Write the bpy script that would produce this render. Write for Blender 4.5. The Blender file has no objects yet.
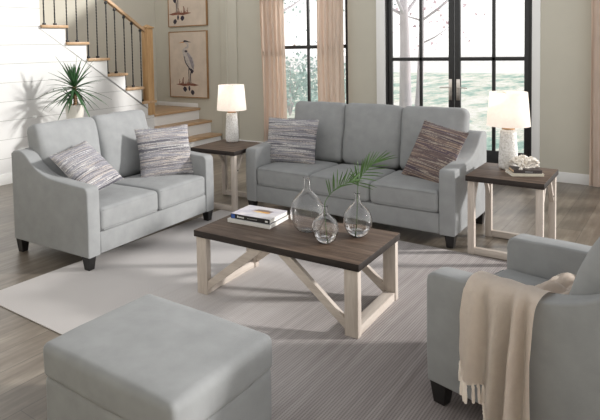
import bpy, bmesh, math, random
from mathutils import Vector, Matrix, noise, Quaternion
R = math.radians
PI = math.pi
random.seed(7)
sc = bpy.context.scene
col = sc.collection

# ------------------------------------------------------------------ materials
def nt(name):
    m = bpy.data.materials.new(name); m.use_nodes = True
    t = m.node_tree
    b = t.nodes.get('Principled BSDF')
    return m, t, b
def N(t, typ, **kw):
    n = t.nodes.new(typ)
    for k, v in kw.items(): setattr(n, k, v)
    return n
def L(t, a, b): t.links.new(a, b)
def coords(t, scale=(1,1,1), rot=(0,0,0)):
    tc = N(t, 'ShaderNodeTexCoord'); mp = N(t, 'ShaderNodeMapping')
    mp.inputs['Scale'].default_value = scale; mp.inputs['Rotation'].default_value = rot
    L(t, tc.outputs['Object'], mp.inputs['Vector'])
    return mp.outputs['Vector']
def noise_tex(t, vec, scale, detail=3, rough=.55):
    n = N(t, 'ShaderNodeTexNoise'); n.inputs['Scale'].default_value = scale
    n.inputs['Detail'].default_value = detail; n.inputs['Roughness'].default_value = rough
    L(t, vec, n.inputs['Vector']); return n.outputs['Fac']
def ramp(t, fac, stops, interp='LINEAR'):
    r = N(t, 'ShaderNodeValToRGB'); e = r.color_ramp.elements; r.color_ramp.interpolation = interp
    while len(e) < len(stops): e.new(.5)
    for el, (p, c) in zip(e, stops):
        el.position = p; el.color = (c[0], c[1], c[2], 1)
    L(t, fac, r.inputs['Fac']); return r.outputs['Color']
def bump(t, b, h, strength=.2, dist=.01):
    n = N(t, 'ShaderNodeBump'); n.inputs['Strength'].default_value = strength; n.inputs['Distance'].default_value = dist
    L(t, h, n.inputs['Height']); L(t, n.outputs['Normal'], b.inputs['Normal'])
def mix(t, f, a, b2, mode='MIX'):
    m = N(t, 'ShaderNodeMix', data_type='RGBA', blend_type=mode)
    if hasattr(f, 'links'): L(t, f, m.inputs['Factor'])
    else: m.inputs['Factor'].default_value = f
    for s, v in (('A', a), ('B', b2)):
        i = [q for q in m.inputs if q.name == s and q.type == 'RGBA'][0]
        if hasattr(v, 'links'): L(t, v, i)
        else: i.default_value = (v[0], v[1], v[2], 1)
    return [o for o in m.outputs if o.type == 'RGBA'][0]
def math_(t, op, a, b=None):
    n = N(t, 'ShaderNodeMath', operation=op)
    for i, v in enumerate((a, b)):
        if v is None: continue
        if hasattr(v, 'links'): L(t, v, n.inputs[i])
        else: n.inputs[i].default_value = v
    return n.outputs[0]

def mottled(name, c, var=.1, scale=12, rough=.6, bs=.0, bscale=200, stretch=(1,1,1), sheen=0, metal=0, spec=.5):
    m, t, b = nt(name)
    v = coords(t, stretch)
    f = noise_tex(t, v, scale, 4)
    lo = tuple(x*(1-var) for x in c); hi = tuple(min(1, x*(1+var)) for x in c)
    L(t, ramp(t, f, [(.3, lo), (.7, hi)]), b.inputs['Base Color'])
    b.inputs['Roughness'].default_value = rough; b.inputs['Metallic'].default_value = metal
    b.inputs['Specular IOR Level'].default_value = spec
    if sheen:
        b.inputs['Sheen Weight'].default_value = sheen; b.inputs['Sheen Roughness'].default_value = .4
    if bs: bump(t, b, noise_tex(t, v, bscale, 2), bs, .004)
    return m
M = {}
M['fabric'] = mottled('grey_velvet', (.318, .326, .331), .07, 9, .82, .25, 420, sheen=.12, spec=.2)
M['black_wood'] = mottled('black_leg_wood', (.012, .011, .011), .2, 20, .4)
M['wall'] = mottled('beige_paint', (.56, .535, .46), .02, 3, .85, .05, 150, spec=.2)
M['white_paint'] = mottled('white_paint', (.84, .84, .83), .015, 4, .5, spec=.3)
M['black_metal'] = mottled('black_metal', (.018, .018, .019), .2, 15, .45)
M['iron'] = mottled('black_iron', (.02, .021, .024), .2, 40, .35, metal=.4)
M['nickel'] = mottled('brushed_nickel', (.62, .58, .54), .05, 60, .3, metal=1)
M['bronze'] = mottled('bronze_collar', (.55, .33, .18), .1, 30, .35, metal=1)
def wood(name, lo, mid, hi, axis='x', sc_=6, rough=.5, plank=None, strength=.15):
    m, t, b = nt(name)
    st = {'x': (1, 12, 12), 'y': (12, 1, 12), 'z': (12, 12, 1)}[axis]
    v = coords(t, st)
    f = noise_tex(t, v, sc_*.35, 6, .65); g = noise_tex(t, v, sc_*2.2, 3, .6)
    s = math_(t, 'ADD', math_(t, 'MULTIPLY', f, .7), math_(t, 'MULTIPLY', g, .3))
    c = ramp(t, s, [(.34, lo), (.5, mid), (.66, hi)])
    if plank:
        tc = N(t, 'ShaderNodeTexCoord'); sx = N(t, 'ShaderNodeSeparateXYZ'); L(t, tc.outputs['Object'], sx.inputs[0])
        q = math_(t, 'FRACT', math_(t, 'ADD', math_(t, 'DIVIDE', sx.outputs['Y' if axis == 'x' else 'X'], plank), 50.5))
        gap = math_(t, 'LESS_THAN', q, .018)
        c = mix(t, gap, c, tuple(x*.45 for x in lo))
    L(t, c, b.inputs['Base Color']); b.inputs['Roughness'].default_value = rough
    b.inputs['Specular IOR Level'].default_value = .3
    bump(t, b, s, strength, .004)
    return m
M['dark_top'] = wood('dark_plank_top', (.048, .030, .021), (.105, .070, .050), (.19, .135, .100), 'x', 6, .5, .16)
M['dark_edge'] = wood('dark_edge_wood', (.020, .015, .013), (.030, .023, .020), (.045, .036, .031), 'x', 6, .6)
M['wash_z'] = wood('whitewashed_wood_upright', (.50, .43, .375), (.60, .53, .47), (.68, .61, .55), 'z', 5, .6)
M['wash_x'] = wood('whitewashed_wood_rail', (.50, .43, .375), (.60, .53, .47), (.68, .61, .55), 'x', 5, .6)
M['wash_y'] = wood('whitewashed_wood_end', (.50, .43, .375), (.60, .53, .47), (.68, .61, .55), 'y', 5, .6)
M['oak'] = wood('oak_tread', (.40, .255, .14), (.52, .345, .205), (.62, .43, .27), 'y', 4, .4)
M['oak_x'] = wood('oak_tread_across', (.40, .255, .14), (.52, .345, .205), (.62, .43, .27), 'x', 4, .4)
M['oak_z'] = wood('oak_post', (.40, .225, .10), (.52, .32, .155), (.62, .41, .22), 'z', 4, .4)
M['frame_oak'] = wood('picture_frame_oak', (.25, .14, .07), (.34, .20, .10), (.42, .26, .14), 'z', 4, .5)

def floor_mat():
    m, t, b = nt('grey_brown_planks')
    tc = N(t, 'ShaderNodeTexCoord'); s = N(t, 'ShaderNodeSeparateXYZ'); L(t, tc.outputs['Object'], s.inputs[0])
    c = N(t, 'ShaderNodeCombineXYZ'); L(t, s.outputs['Y'], c.inputs['X']); L(t, s.outputs['X'], c.inputs['Y'])
    br = N(t, 'ShaderNodeTexBrick'); L(t, c.outputs[0], br.inputs['Vector'])
    br.inputs['Scale'].default_value = 1; br.inputs['Brick Width'].default_value = 1.5; br.inputs['Row Height'].default_value = .19
    br.inputs['Mortar Size'].default_value = .0018; br.inputs['Bias'].default_value = 0
    br.inputs['Color1'].default_value = (.8, .8, .8, 1); br.inputs['Color2'].default_value = (1.15, 1.15, 1.15, 1); br.inputs['Mortar'].default_value = (.35, .35, .35, 1)
    mp = N(t, 'ShaderNodeMapping'); mp.inputs['Scale'].default_value = (14, 1.1, 1); L(t, tc.outputs['Object'], mp.inputs['Vector'])
    f = noise_tex(t, mp.outputs[0], 1.4, 6, .65)
    g = noise_tex(t, tc.outputs['Object'], 3.2, 4, .6)
    k = math_(t, 'ADD', math_(t, 'MULTIPLY', f, .65), math_(t, 'MULTIPLY', g, .35))
    w = ramp(t, k, [(.33, (.118, .090, .065)), (.5, (.19, .155, .12)), (.68, (.32, .275, .22))])
    L(t, mix(t, 1, w, br.outputs['Color'], 'MULTIPLY'), b.inputs['Base Color'])
    b.inputs['Roughness'].default_value = .36; b.inputs['Specular IOR Level'].default_value = .6; b.inputs['Coat Weight'].default_value = .35; b.inputs['Coat Roughness'].default_value = .36; b.inputs['Coat IOR'].default_value = 1.6
    bump(t, b, k, .08, .004)
    return m
M['floor'] = floor_mat()

def rug_mat():
    m, t, b = nt('striped_woven_rug')
    tc = N(t, 'ShaderNodeTexCoord'); s = N(t, 'ShaderNodeSeparateXYZ'); L(t, tc.outputs['Object'], s.inputs[0])
    def wav(o, per):
        q = math_(t, 'SINE', math_(t, 'MULTIPLY', o, 2*PI/per))
        return math_(t, 'ADD', math_(t, 'MULTIPLY', q, .5), .5)
    rib = wav(s.outputs['X'], .0145); cross = wav(s.outputs['Y'], .0145)
    mp = N(t, 'ShaderNodeMapping'); mp.inputs['Scale'].default_value = (17, .7, 1); L(t, tc.outputs['Object'], mp.inputs['Vector'])
    streak = noise_tex(t, mp.outputs[0], 1.6, 5, .7)
    big = noise_tex(t, tc.outputs['Object'], .9, 2, .5)
    # light put into the colour: bright overexposed left end, darker right end
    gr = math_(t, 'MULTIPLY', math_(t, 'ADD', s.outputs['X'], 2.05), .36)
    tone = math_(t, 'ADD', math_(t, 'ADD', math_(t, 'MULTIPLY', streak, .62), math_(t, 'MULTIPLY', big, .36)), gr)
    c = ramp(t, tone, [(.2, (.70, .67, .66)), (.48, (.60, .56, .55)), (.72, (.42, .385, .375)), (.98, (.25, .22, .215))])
    line = math_(t, 'MULTIPLY', math_(t, 'POWER', rib, 1.6), math_(t, 'ADD', .45, math_(t, 'MULTIPLY', cross, .55)))
    amt = N(t, 'ShaderNodeClamp'); amt.inputs['Min'].default_value = .12; amt.inputs['Max'].default_value = .8
    L(t, math_(t, 'ADD', math_(t, 'MULTIPLY', s.outputs['X'], .34), 1.12), amt.inputs['Value'])  # stripes weaken leftwards, where the overexposure is painted in
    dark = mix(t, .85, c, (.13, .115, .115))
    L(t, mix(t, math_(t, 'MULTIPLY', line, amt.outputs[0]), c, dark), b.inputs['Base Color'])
    b.inputs['Roughness'].default_value = .95; b.inputs['Specular IOR Level'].default_value = .1
    bump(t, b, math_(t, 'SUBTRACT', 1, line), .35, .004)
    return m
M['rug'] = rug_mat()

def shiplap_mat():
    m, t, b = nt('white_shiplap_boards')
    tc = N(t, 'ShaderNodeTexCoord'); s = N(t, 'ShaderNodeSeparateXYZ'); L(t, tc.outputs['Object'], s.inputs[0])
    q = math_(t, 'FRACT', math_(t, 'ADD', math_(t, 'DIVIDE', math_(t, 'SUBTRACT', s.outputs['Z'], 2.03), .243), 20))
    gap = math_(t, 'LESS_THAN', q, .022)
    L(t, mix(t, gap, (.70, .697, .69), (.36, .36, .35)), b.inputs['Base Color'])
    b.inputs['Roughness'].default_value = .55
    bump(t, b, math_(t, 'SUBTRACT', 1, gap), .5, .004)
    return m
M['shiplap'] = shiplap_mat()

def pillow_mat(name, seed, warm):
    m, t, b = nt(name)
    tc = N(t, 'ShaderNodeTexCoord'); mp = N(t, 'ShaderNodeMapping')
    mp.inputs['Location'].default_value = (0, seed, seed*1.7); mp.inputs['Scale'].default_value = (.35, 10.5, .01)
    L(t, tc.outputs['Object'], mp.inputs['Vector'])
    f = noise_tex(t, mp.outputs[0], 1.6, 3, .75)
    mp2 = N(t, 'ShaderNodeMapping'); mp2.inputs['Scale'].default_value = (60, 130, 1); L(t, tc.outputs['Object'], mp2.inputs['Vector'])
    g = noise_tex(t, mp2.outputs[0], 1, 2, .6)
    k = math_(t, 'ADD', math_(t, 'MULTIPLY', f, .9), math_(t, 'MULTIPLY', g, .1))
    if warm: st = [(.30, (.13, .10, .12)), (.40, (.10, .08, .10)), (.44, (.50, .43, .36)), (.47, (.13, .10, .11)), (.53, (.20, .15, .14)), (.555, (.46, .36, .28)), (.58, (.12, .09, .11)), (.64, (.17, .14, .16)), (.67, (.60, .56, .50))]
    else: st = [(.30, (.20, .195, .22)), (.40, (.15, .145, .17)), (.44, (.70, .68, .66)), (.47, (.23, .225, .26)), (.52, (.36, .355, .385)), (.55, (.60, .54, .49)), (.575, (.17, .16, .185)), (.63, (.33, .325, .355)), (.66, (.74, .73, .73))]
    L(t, ramp(t, k, st), b.inputs['Base Color']); b.inputs['Roughness'].default_value = .9
    b.inputs['Specular IOR Level'].default_value = .1
    bump(t, b, g, .9, .006)
    return m
M['pillow'] = [pillow_mat('striped_knit_grey', 1.3, False), pillow_mat('striped_knit_lilac', 6.1, False), pillow_mat('striped_knit_blue_grey', 3.4, False), pillow_mat('striped_knit_brown', 9.2, True)]
M['pillow_back'] = mottled('pillow_plain_back', (.50, .48, .50), .05, 40, .9, .3, 300)
M['cream'] = mottled('cream_throw', (.98, .875, .785), .03, 30, .95, .8, 260, sheen=.4, spec=.1)
def glass(name, c=(1,1,1), ior=1.45):
    m, t, b = nt(name)
    b.inputs['Base Color'].default_value = (*c, 1); b.inputs['Roughness'].default_value = 0.0
    b.inputs['Transmission Weight'].default_value = 1; b.inputs['IOR'].default_value = ior
    return m
M['glass'] = glass('clear_vase_glass', (.97, .97, .975), 1.45)
M['water'] = glass('water', (1, 1, 1), 1.33)
def pane_mat():
    m, t, b = nt('window_pane_glass')
    tr = N(t, 'ShaderNodeBsdfTransparent'); gl = N(t, 'ShaderNodeBsdfGlossy'); gl.inputs['Roughness'].default_value = .02
    mx = N(t, 'ShaderNodeMixShader'); mx.inputs[0].default_value = .05
    L(t, tr.outputs[0], mx.inputs[1]); L(t, gl.outputs[0], mx.inputs[2])
    L(t, mx.outputs[0], t.nodes['Material Output'].inputs['Surface']); return m
M['pane'] = pane_mat()
def translucent(name, c, f=.5, emit=None, es=0, stripes=None):
    m, t, b = nt(name)
    d = N(t, 'ShaderNodeBsdfDiffuse'); tr = N(t, 'ShaderNodeBsdfTranslucent'); mx = N(t, 'ShaderNodeMixShader')
    cc = ramp(t, noise_tex(t, coords(t, stripes or (1,1,1)), 40, 3), [(.3, tuple(x*.93 for x in c)), (.7, c)])
    L(t, cc, d.inputs['Color']); L(t, cc, tr.inputs['Color'])
    mx.inputs[0].default_value = f; L(t, d.outputs[0], mx.inputs[1]); L(t, tr.outputs[0], mx.inputs[2])
    out = mx.outputs[0]
    if emit:
        e = N(t, 'ShaderNodeEmission'); e.inputs['Color'].default_value = (*emit, 1); e.inputs['Strength'].default_value = es
        a = N(t, 'ShaderNodeAddShader'); L(t, out, a.inputs[0]); L(t, e.outputs[0], a.inputs[1]); out = a.outputs[0]
    L(t, out, t.nodes['Material Output'].inputs['Surface']); return m
M['curtain'] = translucent('peach_linen', (.88, .77, .69), .3, stripes=(1, 1, .1))
M['shade'] = translucent('lit_linen_shade', (.90, .87, .84), .4, (1.0, .90, .82), .16)
M['bulb'] = None
def emis(name, c, s):
    m, t, b = nt(name); b.inputs['Base Color'].default_value = (1, 1, 1, 1)
    b.inputs['Emission Color'].default_value = (*c, 1); b.inputs['Emission Strength'].default_value = s; return m
M['bulb'] = emis('warm_bulb', (1, .8, .55), 6)
def ceramic():
    m, t, b = nt('white_pitted_ceramic'); v = coords(t)
    vo = N(t, 'ShaderNodeTexVoronoi'); vo.inputs['Scale'].default_value = 60; L(t, v, vo.inputs['Vector'])
    f = noise_tex(t, v, 70, 3, .6)
    L(t, ramp(t, f, [(.36, (.60, .58, .55)), (.5, (.80, .79, .77)), (.7, (.86, .85, .84))]), b.inputs['Base Color'])
    b.inputs['Roughness'].default_value = .6; bump(t, b, math_(t, 'ADD', vo.outputs['Distance'], f), .7, .006); return m
M['ceramic'] = ceramic()
M['pot'] = mottled('cream_pot_glaze', (.74, .71, .65), .06, 14, .35, stretch=(1, 1, .3))
M['soil'] = mottled('soil', (.08, .055, .04), .4, 60, .95, .8, 80)
M['trunk'] = mottled('palm_trunk', (.26, .16, .09), .35, 30, .9, .8, 40, (1, 1, 4))
M['leaf'] = mottled('dark_green_leaf', (.045, .12, .045), .35, 20, .45)
M['frond'] = mottled('palm_green', (.075, .15, .04), .3, 20, .5)
M['coral'] = mottled('white_coral', (.93, .88, .81), .03, 40, .8, .2, 200)
M['paper'] = mottled('page_edges', (.84, .82, .78), .06, 3, .8, stretch=(1, 1, 300))
M['page_tan'] = mottled('tan_page_edges', (.66, .49, .33), .08, 3, .8, stretch=(1, 1, 300))
M['black_cover'] = mottled('black_cover', (.015, .014, .016), .1, 20, .4)
M['brown_cover'] = mottled('dark_brown_cover', (.055, .042, .04), .15, 20, .5)
M['white_cover'] = mottled('white_cover', (.80, .79, .77), .03, 10, .45)
M['cream_cover'] = mottled('cream_cover', (.74, .68, .56), .05, 12, .6)
M['blue'] = mottled('blue_label', (.05, .12, .42), .1, 20, .4)
M['white_ink'] = mottled('white_ink', (.85, .85, .85), .02, 20, .6)
M['grey_ink'] = mottled('grey_ink', (.45, .45, .46), .02, 20, .6)
def cover_mat():
    m, t, b = nt('book_photo_cover'); v = coords(t)
    tc = N(t, 'ShaderNodeTexCoord')
    f = noise_tex(t, v, 9, 4, .6)
    base = ramp(t, f, [(.3, (.42, .42, .55)), (.5, (.66, .65, .72)), (.72, (.80, .79, .80))])
    def blob(cx, cy, sx, sy, a, b_):
        mp = N(t, 'ShaderNodeMapping'); mp.inputs['Location'].default_value = (-cx/sx, -cy/sy, 0); mp.inputs['Scale'].default_value = (1/sx, 1/sy, 0)
        L(t, tc.outputs['Object'], mp.inputs['Vector'])
        ln = N(t, 'ShaderNodeVectorMath', operation='LENGTH'); L(t, mp.outputs[0], ln.inputs[0])
        k = math_(t, 'ADD', ln.outputs['Value'], math_(t, 'MULTIPLY', math_(t, 'SUBTRACT', f, .5), 1.6))
        return ramp(t, k, [(a, (1, 1, 1)), (b_, (0, 0, 0))])
    c = mix(t, blob(.02, .035, .085, .055, .5, .9), base, (.22, .16, .14))
    c = mix(t, blob(.03, .0, .10, .028, .4, .8), c, (.70, .36, .10))
    c = mix(t, blob(.0, -.005, .05, .013, .4, .8), c, (.85, .72, .42))
    L(t, c, b.inputs['Base Color']); b.inputs['Roughness'].default_value = .2; return m
M['cover'] = cover_mat()
M['canvas'] = mottled('parchment_canvas', (.62, .52, .43), .10, 5, .85)
M['ink_dark'] = mottled('ink_charcoal', (.045, .035, .05), .3, 30, .9)
M['ink_grey'] = mottled('ink_grey', (.30, .27, .29), .3, 22, .9)
M['ink_light'] = mottled('ink_pale', (.50, .45, .42), .2, 22, .9)
M['ink_red'] = mottled('ink_rust', (.22, .09, .06), .35, 40, .9)
M['ink_beak'] = mottled('ink_orange', (.55, .22, .06), .2, 40, .9)
def lawn():  # near-white patches put the daylight overexposure into the grass colour
    m, t, b = nt('overexposed_grass'); tc = N(t, 'ShaderNodeTexCoord')
    mp = N(t, 'ShaderNodeMapping'); mp.inputs['Scale'].default_value = (1.6, .5, 1); L(t, tc.outputs['Object'], mp.inputs['Vector'])
    f = noise_tex(t, mp.outputs[0], .8, 3, .6); mp2 = N(t, 'ShaderNodeMapping'); mp2.inputs['Scale'].default_value = (1, .6, 1); L(t, tc.outputs['Object'], mp2.inputs['Vector'])
    g = noise_tex(t, mp2.outputs[0], 6.5, 6, .8)
    k = math_(t, 'ADD', math_(t, 'MULTIPLY', f, .55), math_(t, 'MULTIPLY', g, .45))
    L(t, ramp(t, k, [(.38, (.20, .36, .31)), (.45, (.42, .60, .53)), (.50, (.74, .76, .66)), (.57, (.92, .92, .88))]), b.inputs['Base Color'])
    b.inputs['Roughness'].default_value = .95; return m
M['lawn'] = lawn()
M['haze'] = mottled('haze_white', (.9, .9, .9), .05, 3, .95)  # white ground colour standing in for distant haze
M['bark'] = mottled('pale_bark', (.50, .46, .49), .12, 5, .95, .5, 20, (1, 1, .25))
M['twig'] = mottled('pinkish_leaf', (.70, .52, .58), .15, 6, .9)
M['blueleaf'] = mottled('blue_green_leaf', (.46, .58, .56), .2, 6, .9)

# ------------------------------------------------------------------ mesh helpers
def finish(name, bm, m, parent=None, smooth=35, mats=None):
    bmesh.ops.recalc_face_normals(bm, faces=bm.faces[:])
    me = bpy.data.meshes.new(name); bm.to_mesh(me); bm.free()
    for q in (mats or [m]): me.materials.append(q)
    if smooth:
        me.polygons.foreach_set('use_smooth', [True]*len(me.polygons))
        me.set_sharp_from_angle(angle=R(smooth))
    o = bpy.data.objects.new(name, me); col.objects.link(o)
    if parent: o.parent = parent
    return o
def thing(name, label, cat, loc=(0,0,0), rz=0, group=None):
    o = bpy.data.objects.new(name, None); col.objects.link(o); o.empty_display_size = .1
    o.location = loc; o.rotation_euler = (0, 0, rz)
    return tag(o, label, cat, group)
def tag(o, label, cat, group=None):
    o['label'] = label; o['category'] = cat
    if group: o['group'] = group
    return o
def struct(o): o['kind'] = 'structure'; return o
def bx(bm, x0, x1, y0, y1, z0, z1, bev=0, seg=2, mi=0):
    vs = [bm.verts.new((x, y, z)) for x in (x0, x1) for y in (y0, y1) for z in (z0, z1)]
    fs = [bm.faces.new([vs[i] for i in q]) for q in ((0,1,3,2), (4,6,7,5), (0,4,5,1), (2,3,7,6), (0,2,6,4), (1,5,7,3))]
    for f in fs: f.material_index = mi
    if bev:
        es = list({e for f in fs for e in f.edges})
        bmesh.ops.recalc_face_normals(bm, faces=fs)
        r = bmesh.ops.bevel(bm, geom=es, offset=bev, segments=seg, affect='EDGES', profile=.5)
        for f in r['faces']: f.material_index = mi
    return vs
def prism(bm, pts, axis, a, b, bev=0, seg=2):
    """extrude the polygon pts (2D) along axis from a to b"""
    def P(p, w):
        return {'x': (w, p[0], p[1]), 'y': (p[0], w, p[1]), 'z': (p[0], p[1], w)}[axis]
    A = [bm.verts.new(P(p, a)) for p in pts]; B = [bm.verts.new(P(p, b)) for p in pts]
    n = len(pts); fs = [bm.faces.new(A), bm.faces.new(B[::-1])]
    for i in range(n): fs.append(bm.faces.new((A[i], A[(i+1) % n], B[(i+1) % n], B[i])))
    bmesh.ops.recalc_face_normals(bm, faces=fs)
    if bev:
        es = list({e for f in fs[:2] for e in f.edges})
        bmesh.ops.bevel(bm, geom=es, offset=bev, segments=seg, affect='EDGES', profile=.5)
def lathe(bm, prof, seg=32, cap0=True, cap1=True, c=(0,0)):
    rings = []
    for r, z in prof:
        rings.append([bm.verts.new((c[0]+r*math.cos(2*PI*i/seg), c[1]+r*math.sin(2*PI*i/seg), z)) for i in range(seg)])
    for a, b in zip(rings, rings[1:]):
        for i in range(seg): bm.faces.new((a[i], a[(i+1) % seg], b[(i+1) % seg], b[i]))
    if cap0: bm.faces.new(rings[0][::-1])
    if cap1: bm.faces.new(rings[-1])
def tube(bm, pts, rad, seg=8, twist=0, square=False):
    pts = [Vector(p) for p in pts]; n = len(pts)
    rads = rad if isinstance(rad, (list, tuple)) else [rad]*n
    up = None; rings = []
    for i, p in enumerate(pts):
        d = (pts[min(i+1, n-1)]-pts[max(i-1, 0)]).normalized()
        if up is None:
            up = d.orthogonal().normalized()
            if abs(d.z) > .99: up = Vector((1, 0, 0))
        up = (up-d*up.dot(d)).normalized(); s = d.cross(up)
        k = 4 if square else seg
        ring = []
        for j in range(k):
            a = 2*PI*j/k + twist*i + (PI/4 if square else 0)
            ring.append(bm.verts.new(p+(up*math.cos(a)+s*math.sin(a))*rads[i]))
        rings.append(ring)
    for a, b in zip(rings, rings[1:]):
        k = len(a)
        for i in range(k): bm.faces.new((a[i], a[(i+1) % k], b[(i+1) % k], b[i]))
    bm.faces.new(rings[0][::-1]); bm.faces.new(rings[-1])
def smooth_path(pts, n=24):
    """Catmull-Rom through control points"""
    P = [Vector(p) for p in pts]; P = [2*P[0]-P[1]]+P+[2*P[-1]-P[-2]]; out = []
    segs = len(P)-3
    for i in range(n+1):
        u = i/n*segs; k = min(int(u), segs-1); t = u-k
        a, b, c, d = P[k:k+4]
        out.append(.5*((2*b)+(c-a)*t+(2*a-5*b+4*c-d)*t*t+(3*b-a-3*c+d)*t**3))
    return out
def axis_coords(h, r, k, m):
    e = [r*(1-math.cos(PI/2*i/k)) for i in range(k+1)]
    a = [-h+x for x in e]
    inner = [-h+r+(2*h-2*r)*i/m for i in range(1, m)]
    return a+inner+[-x for x in a[::-1]]
def cushion(bm, sx, sy, sz, r, crown=(0,0,0), nz=.0, nscale=5, seed=0, k=4, m=12, mat=None):
    """soft rounded box, each pair of faces puffed out by crown"""
    h = Vector((sx/2, sy/2, sz/2)); ax = [axis_coords(h[i], min(r, h[i]*.98), k, m) for i in range(3)]
    verts = []
    for d in range(3):
        u, v = [i for i in range(3) if i != d]
        for s in (-1, 1):
            g = []
            for a in ax[u]:
                row = []
                for b in ax[v]:
                    q = Vector((0, 0, 0)); q[d] = s*h[d]; q[u] = a; q[v] = b
                    row.append(bm.verts.new(q))
                g.append(row)
            verts += [w for row in g for w in row]
            for i in range(len(g)-1):
                for j in range(len(g[0])-1): bm.faces.new((g[i][j], g[i+1][j], g[i+1][j+1], g[i][j+1]))
    for w in verts:
        q = w.co.copy(); rr = [min(r, h[i]*.98) for i in range(3)]
        inn = Vector([max(-(h[i]-rr[i]), min(h[i]-rr[i], q[i])) for i in range(3)])
        n = (q-inn)
        e = Vector([n[i]/rr[i] for i in range(3)])
        if e.length > 1e-9: e = e.normalized()
        p = inn+Vector([e[i]*rr[i] for i in range(3)])
        t = [max(-1, min(1, p[i]/h[i])) for i in range(3)]
        f = [1-abs(x)**2.2 for x in t]
        for i in range(3):
            o = [x for x in range(3) if x != i]
            p[i] += math.copysign(1, t[i])*crown[i]*(f[o[0]]*f[o[1]])**.7*min(1, abs(t[i])*1.5)
        if nz:
            dn = noise.noise(p*nscale+Vector((seed, seed*2, seed*.5)))+.5*noise.noise(p*nscale*2.3+Vector((seed, 3, seed)))
            p += e*dn*nz
        w.co = p
    bmesh.ops.remove_doubles(bm, verts=bm.verts[:], dist=.0008)
    if mat is not None: bmesh.ops.transform(bm, matrix=mat, verts=bm.verts[:])
def leg_bm(x, y, z0, z1, top=.080, bot=.056):
    bm = bmesh.new()
    for a, b in ((z1, top/2), (z0, bot/2)): pass
    vs = []
    for z, s in ((z0, bot/2), (z1, top/2)):
        vs.append([bm.verts.new((x+i*s, y+j*s, z)) for i, j in ((-1,-1), (1,-1), (1,1), (-1,1))])
    bm.faces.new(vs[0][::-1]); bm.faces.new(vs[1])
    for i in range(4): bm.faces.new((vs[0][i], vs[0][(i+1) % 4], vs[1][(i+1) % 4], vs[1][i]))
    bmesh.ops.bevel(bm, geom=bm.edges[:], offset=.003, segments=1, affect='EDGES')
    return bm
def new(): return bmesh.new()
def box_obj(name, dims, m, parent=None, bev=.003):
    bm = new(); bx(bm, *dims, bev=bev); return finish(name, bm, m, parent)

# ------------------------------------------------------------------ room shell
YW = 7.966; XW = -6.87; XS = -7.95; H = 2.64; HS = 3.45
bm = new(); bx(bm, -9, 3.2, -.6, YW+.15, -.1, 0); fl = struct(finish('floor', bm, M['floor'], smooth=0))
def wall_with_openings(name, x0, x1, y0, y1, ops, step):
    # unseen top: tall up to step for picture and stair shade, low right lets sun over
    bm = new(); x = x0
    for a, b, z0, z1 in ops:
        h = HS if a < step else H
        if x < step < a: bx(bm, x, step, y0, y1, 0, HS); x = step
        bx(bm, x, a, y0, y1, 0, h)
        if z0 > 0: bx(bm, a, b, y0, y1, 0, z0)
        bx(bm, a, b, y0, y1, z1, h); x = b
    bx(bm, x, x1, y0, y1, 0, H)
    return struct(finish(name, bm, M['wall'], smooth=0))
W1 = (-5.36, -3.98, .42, 2.56); D1 = (-3.44, -1.50, 0, 2.50); W2 = (-.62, .76, .42, 2.56)
wall_with_openings('wall_back', XS-.12, .95, YW, YW+.15, [W1, D1, W2], -3.75)
bm = new(); bx(bm, XS-.12, XS, 2.2, YW, 0, HS); struct(finish('wall_stair', bm, M['wall'], smooth=0))

bm = new(); bx(bm, XS-.12, 3.2, -.75, -.6, 0, H); struct(finish('wall_front', bm, M['wall'], smooth=0))
noses = [6.80, 6.53, 6.19, 5.84, 5.46, 5.10]; ztr = [.86, 1.10, 1.335, 1.58, 1.82, 2.055]
# white boarded wall under and beside the stair
pts = [(-.6, 0), (6.80, 0), (6.80, ztr[0]-.04)]
for i in range(6):
    y1 = noses[i+1] if i < 5 else 4.70
    pts += [(y1, ztr[i]-.04)]
    pts += [(y1, (ztr[i+1]-.04) if i < 5 else H)]
pts += [(-.6, H)]
bm = new(); prism(bm, pts, 'x', XW-.12, XW); struct(finish('wall_left', bm, M['shiplap'], smooth=0))
bm = new(); bx(bm, XW, XW+.016, -.6, 6.80, 0, .14, .004); struct(finish('baseboard_left', bm, M['white_paint']))
bm = new()
for a, b in ((-6.34, -3.53), (-1.45, .95)): bx(bm, a, b, YW-.016, YW, 0, .125, .004)
struct(finish('baseboard_back', bm, M['white_paint']))
# plain pilaster beside the pictures with a rounded bead
bm = new(); bx(bm, -6.355, -6.01, YW-.03, YW, 0, HS, .004)
tube(bm, [(-6.225, YW-.03, 0), (-6.225, YW-.03, HS)], .02, 12)
struct(finish('trim_1', bm, M['wall']))
bm = new()
for a, b in ((-3.53, -3.40), (-1.54, -1.452)): bx(bm, a, b, YW-.022, YW+.1, 0, 2.60, .004)
bx(bm, -3.53, -1.452, YW-.022, YW+.1, 2.5, 2.60, .004)
struct(finish('trim_2', bm, M['white_paint']))

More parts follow.
